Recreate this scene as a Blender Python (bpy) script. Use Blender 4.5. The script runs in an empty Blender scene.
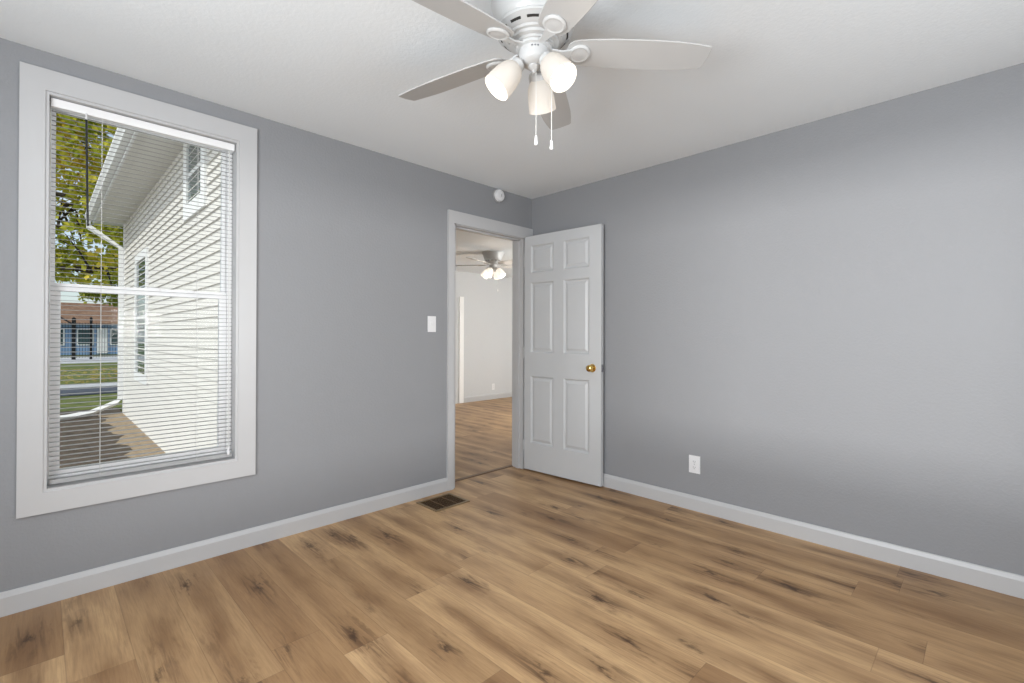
import bpy, bmesh, math, random
from mathutils import Vector, Matrix
R = random.Random(7)
PI = math.pi
sc = bpy.context.scene
C = sc.collection

# ------------------------------------------------------------------ camera
CAM = Vector((-3.1272, -2.8917, 1.1641))
F, YAW, PIT, ROL, SHY = 474.12, 0.7875, 0.0051, 0.0025, -7.292
cd = bpy.data.cameras.new('camera')
cam = bpy.data.objects.new('camera', cd)
C.objects.link(cam)
fw = Vector((math.cos(YAW) * math.cos(PIT), math.sin(YAW) * math.cos(PIT), math.sin(PIT)))
r0 = Vector((math.sin(YAW), -math.cos(YAW), 0))
u0 = r0.cross(fw)
rt = r0 * math.cos(ROL) + u0 * math.sin(ROL)
up = rt.cross(fw)
M = Matrix((rt, up, -fw)).transposed().to_4x4()
M.translation = CAM
cam.matrix_world = M
cd.sensor_fit = 'HORIZONTAL'
cd.sensor_width = 36
cd.lens = F / 1024 * 36
cd.shift_y = SHY / 1024
cd.clip_start = 0.05
cd.clip_end = 400
sc.camera = cam

# ------------------------------------------------------------------ exposure, sky, sun, added fill lamps
sc.view_settings.view_transform = 'Standard'
sc.view_settings.look = 'None'
sc.view_settings.exposure = 0.0
sc.view_settings.gamma = 1.0
sc.view_settings.use_curve_mapping = False
sc.cycles.max_bounces = 10
sc.cycles.diffuse_bounces = 6
sc.cycles.transparent_max_bounces = 12
sc.cycles.sample_clamp_indirect = 6

SUN_AZ = math.radians(180 + 25)      # direction the sunlight comes from
SUN_EL = math.radians(42)
w = bpy.data.worlds.new('sky')
sc.world = w
w.use_nodes = True
nt = w.node_tree
nt.nodes.clear()
wo = nt.nodes.new('ShaderNodeOutputWorld')
bg = nt.nodes.new('ShaderNodeBackground')
sk = nt.nodes.new('ShaderNodeTexSky')
sk.sky_type = 'NISHITA'
sk.sun_disc = False
sk.sun_elevation = SUN_EL
sk.sun_rotation = PI / 2 - SUN_AZ
sk.air_density = 1.0
sk.dust_density = 1.6
bg.inputs['Strength'].default_value = 0.19
# thin white cloud over the blue
tc = nt.nodes.new('ShaderNodeTexCoord')
mp = nt.nodes.new('ShaderNodeMapping'); mp.inputs['Scale'].default_value = (1.0, 1.0, 3.0)
cn = nt.nodes.new('ShaderNodeTexNoise'); cn.inputs['Scale'].default_value = 2.6; cn.inputs['Detail'].default_value = 6
cr = nt.nodes.new('ShaderNodeMapRange'); cr.inputs[1].default_value = .38; cr.inputs[2].default_value = .68; cr.inputs[3].default_value = .25; cr.inputs[4].default_value = .9
cm = nt.nodes.new('ShaderNodeMix'); cm.data_type = 'RGBA'; cm.inputs[7].default_value = (4.4, 4.7, 5.2, 1)
nt.links.new(tc.outputs['Generated'], mp.inputs[0]); nt.links.new(mp.outputs[0], cn.inputs['Vector']); nt.links.new(cn.outputs['Fac'], cr.inputs[0])
nt.links.new(cr.outputs[0], cm.inputs[0]); nt.links.new(sk.outputs[0], cm.inputs[6]); nt.links.new(cm.outputs[2], bg.inputs[0])
nt.links.new(bg.outputs[0], wo.inputs[0])

def light(name, kind, energy, col, loc, rot=None, size=None, sizey=None, direction=None):
    l = bpy.data.lights.new(name, kind)
    l.energy = energy
    l.color = col
    o = bpy.data.objects.new(name, l)
    C.objects.link(o)
    o.location = loc
    if direction is not None:
        o.rotation_euler = Vector(direction).to_track_quat('-Z', 'Y').to_euler()
    if kind == 'AREA':
        l.shape = 'RECTANGLE'
        l.size = size
        l.size_y = sizey or size
    return o

sd = Vector((math.cos(SUN_AZ) * math.cos(SUN_EL), math.sin(SUN_AZ) * math.cos(SUN_EL), math.sin(SUN_EL)))
s = light('sun', 'SUN', 2.4, (1.0, 0.95, 0.88), (-20, -10, 20), direction=-sd)
s.data.angle = math.radians(0.6)
# added fill lamps: two at the rear windows, one without source in next room
light('fill_back', 'AREA', 28, (0.93, 0.97, 1.0), (-1.75, -3.97, 1.27), size=1.5, sizey=1.15, direction=(0, 1, .35))
light('fill_side', 'AREA', 82, (0.93, 0.97, 1.0), (-4.17, -2.2, 1.34), size=1.6, sizey=1.02, direction=(1, 0, .18))
light('fill_next_room', 'AREA', 66, (0.98, 0.99, 0.97), (2.7, .20, 1.30), size=1.8, sizey=1.4, direction=(0, 1, 0))
# added far lamps shining level through those windows, cut off by the window heads
light('fill_far_back', 'AREA', 330, (1.0, 0.99, 0.97), (-1.75, -13.0, 1.5), size=2.0, sizey=0.7, direction=(0, 1, 0))
light('fill_far_side', 'AREA', 700, (1.0, 0.99, 0.97), (-13.0, -1.9, 1.5), size=3.0, sizey=0.7, direction=(1, 0, 0))

# ------------------------------------------------------------------ materials
def lin(c):
    return tuple(((v / 255) / 12.92 if v / 255 < 0.04045 else ((v / 255 + 0.055) / 1.055) ** 2.4) for v in c) + (1.0,)

class NT:
    def __init__(self, name):
        self.m = bpy.data.materials.new(name)
        self.m.use_nodes = True
        self.t = self.m.node_tree
        self.b = self.t.nodes['Principled BSDF']
    def n(self, typ, **kw):
        x = self.t.nodes.new(typ)
        for k, v in kw.items():
            setattr(x, k, v)
        return x
    def l(self, a, b):
        self.t.links.new(a, b)
    def math(self, op, a, b=None, c=None):
        x = self.n('ShaderNodeMath', operation=op)
        for i, v in enumerate((a, b, c)):
            if v is None: continue
            if isinstance(v, (int, float)): x.inputs[i].default_value = v
            else: self.l(v, x.inputs[i])
        return x.outputs[0]
    def mix(self, f, a, b, typ='MIX'):
        x = self.n('ShaderNodeMix', data_type='RGBA', blend_type=typ)
        for sck, v in ((x.inputs[0], f), (x.inputs[6], a), (x.inputs[7], b)):
            if isinstance(v, (int, float, tuple)): sck.default_value = v
            else: self.l(v, sck)
        return x.outputs[2]
    def ramp(self, f, stops, interp='LINEAR'):
        x = self.n('ShaderNodeValToRGB')
        x.color_ramp.interpolation = interp
        e = x.color_ramp.elements
        while len(e) < len(stops): e.new(0.5)
        for i, (p, c) in enumerate(stops):
            e[i].position = p
            e[i].color = c if isinstance(c, tuple) else (c, c, c, 1)
        self.l(f, x.inputs[0])
        return x.outputs[0]
    def pos(self):
        return self.n('ShaderNodeNewGeometry').outputs['Position']
    def noise(self, vec, scale, detail=4, rough=0.5, dist=0.0):
        x = self.n('ShaderNodeTexNoise')
        x.inputs['Scale'].default_value = scale
        x.inputs['Detail'].default_value = detail
        x.inputs['Roughness'].default_value = rough
        x.inputs['Distortion'].default_value = dist
        self.l(vec, x.inputs['Vector'])
        return x.outputs['Fac']
    def comb(self, x, y, z):
        k = self.n('ShaderNodeCombineXYZ')
        for i, v in enumerate((x, y, z)):
            if isinstance(v, (int, float)): k.inputs[i].default_value = v
            else: self.l(v, k.inputs[i])
        return k.outputs[0]
    def bump(self, h, strength, dist=0.01):
        b = self.n('ShaderNodeBump')
        b.inputs['Strength'].default_value = strength
        b.inputs['Distance'].default_value = dist
        self.l(h, b.inputs['Height'])
        self.l(b.outputs[0], self.b.inputs['Normal'])

def plain(name, col, rough=0.5, metal=0.0, var=0.03, spec=0.5):
    k = NT(name)
    c = col if len(col) == 4 else col + (1,)
    k.b.inputs['Roughness'].default_value = rough
    k.b.inputs['Metallic'].default_value = metal
    k.b.inputs['Specular IOR Level'].default_value = spec
    f = k.noise(k.pos(), 9.0, 3)
    lo = tuple(max(0, v * (1 - var)) for v in c[:3]) + (1,)
    hi = tuple(min(1, v * (1 + var)) for v in c[:3]) + (1,)
    k.l(k.mix(f, lo, hi), k.b.inputs['Base Color'])
    return k.m

def textured_paint(name, col, rough, scale, strength, dist, var=0.02):
    k = NT(name)
    k.b.inputs['Roughness'].default_value = rough
    k.b.inputs['Specular IOR Level'].default_value = 0.35
    p = k.pos()
    f = k.noise(p, 1.3, 3)
    lo = tuple(v * (1 - var) for v in col) + (1,)
    hi = tuple(v * (1 + var) for v in col) + (1,)
    k.l(k.mix(f, lo, hi), k.b.inputs['Base Color'])
    h1 = k.noise(p, scale, 3, 0.55, 0.3)
    h = k.ramp(h1, [(0.38, 0.0), (0.62, 1.0)])
    k.bump(h, strength, dist)
    return k.m

m_wall = textured_paint('wall_paint', (0.283, 0.288, 0.301), 0.6, 75, 0.16, 0.003)
m_ceiling = textured_paint('ceiling_texture', (0.80, 0.83, 0.85), 0.9, 60, 0.12, 0.003)
m_white_wall = textured_paint('pale_wall_paint', (0.60, 0.61, 0.62), 0.7, 70, 0.2, 0.004)
m_trim = plain('white_trim_paint', (0.52, 0.52, 0.525), 0.35, var=0.015)
m_door = plain('white_door_paint', (0.56, 0.57, 0.58), 0.4, var=0.015)
m_vinyl = plain('white_window_vinyl', (0.90, 0.90, 0.90), 0.35, var=0.01)
m_plastic = plain('white_plastic', (0.78, 0.78, 0.79), 0.35, var=0.01)
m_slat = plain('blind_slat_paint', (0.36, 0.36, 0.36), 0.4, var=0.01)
m_fan = plain('white_fan_enamel', (0.58, 0.58, 0.575), 0.3, var=0.01)
m_blade = plain('white_fan_blade', (0.50, 0.497, 0.49), 0.45, var=0.015)
m_dark = plain('black_slot', (0.02, 0.018, 0.016), 0.6)
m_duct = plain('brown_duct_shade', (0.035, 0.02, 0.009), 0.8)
m_black = plain('black_plastic', (0.012, 0.014, 0.014), 0.3)
m_cord = plain('white_cord', (0.72, 0.72, 0.70), 0.7)
m_brass = plain('polished_brass', (0.78, 0.52, 0.16), 0.16, 1.0, 0.05)
m_steel = plain('satin_steel', (0.32, 0.32, 0.34), 0.35, 1.0, 0.05)
m_bronze = plain('brown_register_enamel', (0.13, 0.07, 0.025), 0.4, 0.0, 0.1)
m_bronze_edge = plain('tan_register_rim', (0.17, 0.11, 0.05), 0.4, 0.0, 0.1)
m_tmold = plain('brown_threshold', (0.17, 0.10, 0.055), 0.5, 0, 0.1)
m_grey_plastic = plain('grey_detector_base', (0.35, 0.35, 0.35), 0.5)

def mat_floor():
    k = NT('oak_plank_floor')
    W, L = 0.1805, 1.22
    sp = k.n('ShaderNodeSeparateXYZ')
    k.l(k.pos(), sp.inputs[0])
    x, y = sp.outputs[0], sp.outputs[1]
    xr = k.math('DIVIDE', k.math('ADD', x, 3.057 + 20 * W), W)
    row = k.math('FLOOR', xr)
    fx = k.math('FRACT', xr)
    wn = k.n('ShaderNodeTexWhiteNoise', noise_dimensions='1D')
    k.l(row, wn.inputs['W'])
    yr = k.math('ADD', k.math('DIVIDE', k.math('ADD', y, 30.0), L), wn.outputs['Value'])
    pid = k.math('FLOOR', yr)
    fy = k.math('FRACT', yr)
    wn2 = k.n('ShaderNodeTexWhiteNoise', noise_dimensions='2D')
    k.l(k.comb(row, pid, 0), wn2.inputs['Vector'])
    rnd = wn2.outputs['Value']
    shift = k.math('MULTIPLY', rnd, 57.0)
    ys = k.math('ADD', y, shift)
    # fine fibres
    g2 = k.noise(k.comb(k.math('MULTIPLY', x, 170.0), k.math('MULTIPLY', ys, 7.0), shift), 1.0, 4, 0.65)
    # broad soft tone inside a plank, drawn out along it
    g1 = k.noise(k.comb(k.math('MULTIPLY', x, 11.0), k.math('MULTIPLY', ys, 1.5), shift), 1.0, 3, 0.5, 0.6)
    g3 = k.noise(k.comb(k.math('MULTIPLY', x, 34.0), k.math('MULTIPLY', ys, 3.2), shift), 1.0, 4, 0.6, 1.2)
    # heartwood running down the middle of the plank
    wob = k.noise(k.comb(k.math('MULTIPLY', x, 6.0), k.math('MULTIPLY', ys, 3.0), shift), 1.0, 3)
    off = k.math('ABSOLUTE', k.math('ADD', k.math('SUBTRACT', fx, 0.5), k.math('MULTIPLY', k.math('SUBTRACT', wob, 0.5), 0.7)))
    heart = k.math('MULTIPLY', k.ramp(off, [(0.04, 1.0), (0.36, 0.0)]), k.ramp(k.noise(k.comb(row, k.math('MULTIPLY', ys, 1.9), shift), 1.0, 2), [(0.36, 0.0), (0.62, 1.0)]))
    base = k.ramp(rnd, [(0.0, lin((172, 138, 99))), (0.3, lin((196, 160, 117))), (0.62, lin((207, 171, 127))), (0.85, lin((186, 150, 108))), (1.0, lin((160, 125, 88)))])
    c = k.mix(k.ramp(g1, [(0.30, 0.55), (0.56, 0.0)]), base, lin((142, 108, 76)))
    c = k.mix(k.math('MULTIPLY', heart, 0.72), c, lin((124, 90, 58)))
    c = k.mix(k.math('MULTIPLY', k.ramp(g3, [(0.30, 1.0), (0.48, 0.0)]), k.math('ADD', 0.18, k.math('MULTIPLY', heart, 0.5))), c, lin((108, 78, 52)))
    c = k.mix(k.math('MULTIPLY', k.ramp(g2, [(0.38, 1.0), (0.58, 0.0)]), 0.24), c, lin((112, 80, 53)))
    # knots with a smoky halo
    vo = k.n('ShaderNodeTexVoronoi', feature='F1', voronoi_dimensions='2D')
    vo.inputs['Scale'].default_value = 1.0
    vo.inputs['Randomness'].default_value = 0.9
    wk = k.noise(k.comb(k.math('MULTIPLY', x, 45.0), k.math('MULTIPLY', ys, 18.0), shift), 1.0, 4, 0.6)
    k.l(k.comb(k.math('ADD', k.math('MULTIPLY', xr, 1.0), k.math('MULTIPLY', wk, 0.42)),
               k.math('ADD', k.math('MULTIPLY', ys, 2.1), k.math('MULTIPLY', wk, 0.42)), 0), vo.inputs['Vector'])
    vc = k.n('ShaderNodeSeparateColor')
    k.l(vo.outputs['Color'], vc.inputs[0])
    pick = k.ramp(vc.outputs[0], [(0.30, 0.0), (0.62, 1.0)])
    dd = vo.outputs['Distance']
    halo = k.math('MULTIPLY', pick, k.ramp(dd, [(0.03, 1.0), (0.40, 0.0)]))
    core = k.math('MULTIPLY', pick, k.ramp(dd, [(0.02, 1.0), (0.10, 0.0)]))
    crack = k.math('MULTIPLY', halo, k.ramp(g3, [(0.40, 1.0), (0.50, 0.0)]))
    c = k.mix(k.math('MULTIPLY', halo, 0.42), c, lin((116, 84, 56)))
    c = k.mix(k.math('MULTIPLY', crack, 0.75), c, lin((78, 54, 35)))
    c = k.mix(k.math('MULTIPLY', core, 0.82), c, lin((66, 45, 29)))
    # joints
    e = k.math('MINIMUM', fx, k.math('SUBTRACT', 1.0, fx))
    ey = k.math('MULTIPLY', k.math('MINIMUM', fy, k.math('SUBTRACT', 1.0, fy)), L / W)
    j = k.ramp(k.math('MINIMUM', e, ey), [(0.003, 1.0), (0.010, 0.0)])
    c = k.mix(k.math('MULTIPLY', j, 0.35), c, lin((86, 58, 38)))
    k.l(c, k.b.inputs['Base Color'])
    k.b.inputs['Roughness'].default_value = 0.42
    k.b.inputs['Specular IOR Level'].default_value = 0.35
    k.bump(k.math('SUBTRACT', k.math('MULTIPLY', g2, 0.3), j), 0.18, 0.002)
    return k.m
m_floor = mat_floor()

def mat_glass():
    k = NT('window_glass')
    k.t.nodes.remove(k.b)
    out = k.t.nodes['Material Output']
    fr = k.n('ShaderNodeFresnel')
    fr.inputs['IOR'].default_value = 1.09
    tr = k.n('ShaderNodeBsdfTransparent')
    tr.inputs[0].default_value = (0.96, 0.98, 0.97, 1)
    gl = k.n('ShaderNodeBsdfGlossy')
    gl.inputs['Roughness'].default_value = 0.02
    mx = k.n('ShaderNodeMixShader')
    k.l(fr.outputs[0], mx.inputs[0]); k.l(tr.outputs[0], mx.inputs[1]); k.l(gl.outputs[0], mx.inputs[2])
    k.l(mx.outputs[0], out.inputs[0])
    return k.m
m_glass = mat_glass()

def mat_shade(name, glow):
    k = NT(name)
    k.t.nodes.remove(k.b)
    out = k.t.nodes['Material Output']
    df = k.n('ShaderNodeBsdfDiffuse'); df.inputs[0].default_value = (0.62, 0.60, 0.57, 1)
    tl = k.n('ShaderNodeBsdfTranslucent'); tl.inputs[0].default_value = (0.62, 0.58, 0.53, 1)
    mx = k.n('ShaderNodeMixShader'); mx.inputs[0].default_value = 0.30
    em = k.n('ShaderNodeEmission'); em.inputs[0].default_value = (1.0, 0.93, 0.84, 1); em.inputs[1].default_value = glow
    ad = k.n('ShaderNodeAddShader')
    k.l(df.outputs[0], mx.inputs[1]); k.l(tl.outputs[0], mx.inputs[2])
    k.l(mx.outputs[0], ad.inputs[0]); k.l(em.outputs[0], ad.inputs[1]); k.l(ad.outputs[0], out.inputs[0])
    return k.m
m_shade = mat_shade('frosted_lamp_glass', 0.14)
m_globe = mat_shade('bright_lamp_glass', 0.55)

def mat_emit(name, col, st):
    k = NT(name)
    k.b.inputs['Base Color'].default_value = (0.9, 0.9, 0.9, 1)
    k.b.inputs['Emission Color'].default_value = col + (1,)
    k.b.inputs['Emission Strength'].default_value = st
    return k.m
m_bulb = mat_emit('lit_bulb', (1.0, 0.94, 0.86), 1.6)

def mat_speck(name, a, b, scale, rough=0.9, detail=6, lo=0.35, hi=0.65, bump=0.0):
    k = NT(name)
    k.b.inputs['Roughness'].default_value = rough
    k.b.inputs['Specular IOR Level'].default_value = 0.2
    f = k.noise(k.pos(), scale, detail, 0.65)
    k.l(k.ramp(f, [(lo, a + (1,)), (hi, b + (1,))]), k.b.inputs['Base Color'])
    if bump: k.bump(f, bump, 0.03)
    return k.m
m_shaded_soil = mat_speck('shaded_brown_soil', (0.060, 0.046, 0.035), (0.135, 0.106, 0.080), 7.0, bump=0.5)  # soil brown, set darker in place of shade over this ground
m_sunlit_soil = mat_speck('sunlit_soil_tone', (0.28, 0.21, 0.14), (0.42, 0.33, 0.23), 14.0, bump=0.3)  # pale tone stands in for sun on the soil by the wing
m_grass = mat_speck('lawn_grass', (0.06, 0.09, 0.02), (0.20, 0.22, 0.06), 3.0)
m_concrete = mat_speck('pale_concrete', (0.45, 0.45, 0.46), (0.60, 0.60, 0.61), 3.0)
m_asphalt = mat_speck('grey_asphalt', (0.06, 0.07, 0.09), (0.11, 0.12, 0.15), 8.0)
m_siding = plain('cream_siding', (0.66, 0.645, 0.615), 0.6, var=0.02)
m_ext_trim = plain('white_exterior_trim', (0.78, 0.79, 0.80), 0.5, var=0.01)
m_soffit = plain('white_soffit', (0.72, 0.71, 0.68), 0.6, var=0.01)
m_shingle = mat_speck('grey_shingle', (0.05, 0.05, 0.05), (0.12, 0.11, 0.11), 10.0)
m_bark = mat_speck('tree_bark', (0.035, 0.028, 0.02), (0.11, 0.09, 0.07), 8.0, bump=0.5)
m_iron = plain('black_iron', (0.014, 0.015, 0.017), 0.4, 0.5)
m_blue = plain('pale_blue_siding', (0.20, 0.32, 0.52), 0.6)
m_roofb = mat_speck('brown_roof', (0.16, 0.09, 0.06), (0.27, 0.17, 0.11), 4.0)

def mat_pane_ext():
    k = NT('dark_house_pane')
    k.b.inputs['Base Color'].default_value = (0.05, 0.09, 0.10, 1)
    k.b.inputs['Roughness'].default_value = 0.06
    k.b.inputs['Specular IOR Level'].default_value = 0.9
    return k.m
m_pane_ext = mat_pane_ext()

def mat_leaf(name, stops):
    k = NT(name)
    k.t.nodes.remove(k.b)
    out = k.t.nodes['Material Output']
    g = k.n('ShaderNodeNewGeometry')
    sp = k.noise(g.outputs['Position'], 0.55, 2)
    f = k.math('ADD', k.math('MULTIPLY', g.outputs['Random Per Island'], 0.55), k.math('MULTIPLY', k.math('SUBTRACT', sp, 0.5), 1.6))
    f = k.math('ADD', f, 0.31)
    c = k.ramp(f, stops)
    df = k.n('ShaderNodeBsdfDiffuse'); tl = k.n('ShaderNodeBsdfTranslucent')
    k.l(c, df.inputs[0]); k.l(c, tl.inputs[0])
    mx = k.n('ShaderNodeMixShader'); mx.inputs[0].default_value = 0.45
    k.l(df.outputs[0], mx.inputs[1]); k.l(tl.outputs[0], mx.inputs[2]); k.l(mx.outputs[0], out.inputs[0])
    return k.m
m_leaf = mat_leaf('turning_leaves', [(0.0, (0.20, 0.26, 0.03, 1)), (0.35, (0.42, 0.46, 0.06, 1)), (0.6, (0.70, 0.66, 0.09, 1)), (0.85, (0.92, 0.74, 0.12, 1))])
m_leaf_green = mat_leaf('green_leaves', [(0.0, (0.14, 0.20, 0.03, 1)), (0.5, (0.28, 0.33, 0.06, 1)), (0.9, (0.50, 0.48, 0.10, 1))])
m_leaf_fallen = mat_leaf('fallen_leaf', [(0.0, (0.25, 0.12, 0.04, 1)), (0.4, (0.55, 0.36, 0.10, 1)), (0.8, (0.80, 0.62, 0.22, 1))])

# ------------------------------------------------------------------ mesh helpers
def box(bm, x0, x1, y0, y1, z0, z1, mat=None):
    vs = [bm.verts.new(p) for p in ((x0, y0, z0), (x1, y0, z0), (x1, y1, z0), (x0, y1, z0), (x0, y0, z1), (x1, y0, z1), (x1, y1, z1), (x0, y1, z1))]
    if mat is not None:
        for v in vs: v.co = mat @ v.co
    fs = [bm.faces.new([vs[i] for i in f]) for f in ((0, 3, 2, 1), (4, 5, 6, 7), (0, 1, 5, 4), (1, 2, 6, 5), (2, 3, 7, 6), (3, 0, 4, 7))]
    return vs, fs

def bevel(bm, w, seg=2, angle=0.5):
    ed = [e for e in bm.edges if len(e.link_faces) == 2 and e.calc_face_angle(0) > angle]
    bmesh.ops.bevel(bm, geom=ed, offset=w, segments=seg, affect='EDGES', profile=0.6, clamp_overlap=True)

def rbox(x0, x1, y0, y1, z0, z1, bw=0.003, seg=2, mat=None):
    bm = bmesh.new()
    box(bm, x0, x1, y0, y1, z0, z1)
    bevel(bm, bw, seg)
    if mat is not None: bmesh.ops.transform(bm, matrix=mat, verts=bm.verts[:])
    return bm

def prism(bm, pts2, fn0, fn1):
    """closed outline pts2 (list of 2-tuples), swept between the maps fn0 and fn1 (2-tuple -> 3-tuple)"""
    a = [bm.verts.new(fn0(p)) for p in pts2]
    b = [bm.verts.new(fn1(p)) for p in pts2]
    n = len(pts2)
    bm.faces.new(a[::-1]); bm.faces.new(b)
    for i in range(n):
        bm.faces.new((a[i], a[(i + 1) % n], b[(i + 1) % n], b[i]))
    bmesh.ops.recalc_face_normals(bm, faces=bm.faces[:])

def lathe(bm, prof, mat=Matrix(), seg=40, closed=False):
    rings = []
    for r, z in prof:
        if r < 1e-6:
            rings.append([bm.verts.new(mat @ Vector((0, 0, z)))])
        else:
            rings.append([bm.verts.new(mat @ Vector((r * math.cos(2 * PI * i / seg), r * math.sin(2 * PI * i / seg), z))) for i in range(seg)])
    pairs = list(zip(rings[:-1], rings[1:]))
    if closed: pairs.append((rings[-1], rings[0]))
    for a, b in pairs:
        for i in range(seg):
            j = (i + 1) % seg
            if len(a) == 1 and len(b) == 1: continue
            if len(a) == 1: bm.faces.new((a[0], b[j], b[i]))
            elif len(b) == 1: bm.faces.new((a[i], a[j], b[0]))
            else: bm.faces.new((a[i], a[j], b[j], b[i]))
    bmesh.ops.recalc_face_normals(bm, faces=bm.faces[:])

def tube(bm, pts, r, seg=8, cap=True):
    pts = [Vector(p) for p in pts]
    rs = r if isinstance(r, (list, tuple)) else [r] * len(pts)
    rings = []
    for i, p in enumerate(pts):
        d = (pts[min(i + 1, len(pts) - 1)] - pts[max(i - 1, 0)]).normalized()
        a = d.orthogonal().normalized() if abs(d.z) > 0.95 else d.cross(Vector((0, 0, 1))).normalized()
        b = d.cross(a)
        rings.append([bm.verts.new(p + (a * math.cos(2 * PI * k / seg) + b * math.sin(2 * PI * k / seg)) * rs[i]) for k in range(seg)])
    for a, b in zip(rings[:-1], rings[1:]):
        for k in range(seg):
            bm.faces.new((a[k], a[(k + 1) % seg], b[(k + 1) % seg], b[k]))
    if cap:
        bm.faces.new(rings[0][::-1]); bm.faces.new(rings[-1])
    bmesh.ops.recalc_face_normals(bm, faces=bm.faces[:])

ORI = {}
def obj(name, bm, mat, parent=None, smooth=False, loc=None):
    """links bm (built in world coordinates) as one mesh object"""
    me = bpy.data.meshes.new(name)
    o = bpy.data.objects.new(name, me)
    if parent is not None:
        og = ORI[parent.name]
        bmesh.ops.translate(bm, verts=bm.verts[:], vec=-og)
        o.parent = parent
        ORI[o.name] = og
    else:
        og = Vector(loc) if loc is not None else Vector((0, 0, 0))
        bmesh.ops.translate(bm, verts=bm.verts[:], vec=-og)
        o.location = og
        ORI[o.name] = og
    bm.to_mesh(me)
    bm.free()
    me.materials.append(mat)
    C.objects.link(o)
    if smooth:
        for p in me.polygons: p.use_smooth = True
        me.set_sharp_from_angle(angle=math.radians(38))
    return o

def tag(o, label, cat, group=None, kind=None):
    if label: o['label'] = label
    if cat: o['category'] = cat
    if group: o['group'] = group
    if kind: o['kind'] = kind
    return o

def thing(name, loc, label, cat, group=None, kind=None):
    o = bpy.data.objects.new(name, None)
    o.empty_display_size = 0.05
    C.objects.link(o)
    o.location = loc
    ORI[o.name] = Vector(loc)
    return tag(o, label, cat, group, kind)

def struct(name, bm, mat, smooth=False, loc=None):
    o = obj(name, bm, mat, None, smooth, loc)
    o['kind'] = 'structure'
    return o

def copy_tree(o, parent=None):
    c = o.copy()
    C.objects.link(c)
    if parent is not None: c.parent = parent
    for ch in o.children: copy_tree(ch, c)
    return c

# ------------------------------------------------------------------ room shell
H = 2.40
XB, YB = -4.20, -4.00              # walls behind the camera
T = 0.13                           # thickness of the window wall
WX0, WX1, WZ0, WZ1 = -3.115, -2.362, 0.487, 2.226     # window opening
DX0, DX1, DZ = -0.881, -0.095, 2.042                  # door opening
H2, Y2, X2A, X2B = 2.30, 3.62, -1.75, 4.2             # next room

def wall_with_holes(u0, u1, z0, z1, holes, make):
    """splits the rectangle into boxes around the holes; make(u0,u1,z0,z1) adds one box"""
    us = sorted({u0, u1, *[h[0] for h in holes], *[h[1] for h in holes]})
    for a, b in zip(us[:-1], us[1:]):
        hs = [h for h in holes if h[0] <= a and h[1] >= b]
        zz = z0
        for h in sorted(hs, key=lambda q: q[2]):
            if h[2] > zz: make(a, b, zz, h[2])
            zz = h[3]
        if zz < z1: make(a, b, zz, z1)

bm = bmesh.new()
wall_with_holes(XB - .15, 0, -0.02, H + .02, [(WX0, WX1, WZ0, WZ1), (DX0, DX1, -0.02, DZ)],
                lambda a, b, c, d: box(bm, a, b, 0, T, c, d))
struct('wall_left', bm, m_wall)
bm = bmesh.new(); box(bm, 0, 0.12, YB - .15, T, -0.02, H + .02)
struct('wall_right', bm, m_wall)
bm = bmesh.new()
wall_with_holes(XB - .15, 0.12, -0.02, H + .02, [(-2.55, -0.95, 0.65, 1.88)], lambda a, b, c, d: box(bm, a, b, YB - .15, YB, c, d))
struct('wall_back', bm, m_wall)
bm = bmesh.new()
wall_with_holes(YB, 0, -0.02, H + .02, [(-3.05, -1.35, 0.80, 1.88)], lambda a, b, c, d: box(bm, XB - .15, XB, a, b, c, d))
struct('wall_side', bm, m_wall)
bm = bmesh.new(); box(bm, XB - .15, .12, YB - .15, T, -0.12, 0); box(bm, X2A - .03, X2B + .12, T, Y2 + .12, -0.12, 0)
struct('floor', bm, m_floor)
# ceiling, a fine grid with a slight sag like old plaster
bm = bmesh.new()
nx, ny = 30, 30
grid = []
for i in range(nx + 1):
    for j in range(ny + 1):
        x = XB + (0 - XB) * i / nx
        y = YB + (0 - YB) * j / ny
        grid.append(bm.verts.new((x, y, H + 0.004 * math.sin(1.7 * x + .6) * math.sin(1.3 * y))))
for i in range(nx):
    for j in range(ny):
        a = i * (ny + 1) + j
        bm.faces.new((grid[a], grid[a + 1], grid[a + ny + 2], grid[a + ny + 1]))
box(bm, XB - .15, .12, YB - .15, T, H + 0.02, H + .12)
struct('ceiling', bm, m_ceiling, smooth=True)

# next room
bm = bmesh.new()
box(bm, X2A, X2B, Y2, Y2 + .12, -0.02, H2 + .1)
struct('wall_next_room_far', bm, m_white_wall)
bm = bmesh.new()
box(bm, X2B, X2B + .12, T, Y2 + .12, -0.02, H2 + .1)
struct('wall_next_room_right', bm, m_white_wall)
bm = bmesh.new()
box(bm, X2A - .03, X2A, T, Y2 + .12, -0.02, H2 + .1)
struct('wall_next_room_left', bm, m_white_wall)
bm = bmesh.new()
box(bm, .12, X2B, T - .02, T, -0.02, H2 + .1)
struct('wall_next_room_near', bm, m_white_wall)
bm = bmesh.new()
box(bm, X2A - .03, X2B + .12, T, Y2 + .12, H2, H2 + .1)
struct('ceiling_next_room', bm, m_ceiling)

# unseen roof over both rooms, eaves extended to keep sun off the rear windows
bm = bmesh.new()
prism(bm, [(-6.6, 2.78), (.35, 2.66), (.35, 2.74), (-2, 3.6), (-6.6, 3.0)], lambda p: (-6.6, p[0], p[1]), lambda p: (-1.9, p[0], p[1]))
box(bm, -1.9, 4.5, -6.6, T + .02, 2.70, 3.0)
struct('roof', bm, m_shingle)

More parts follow.
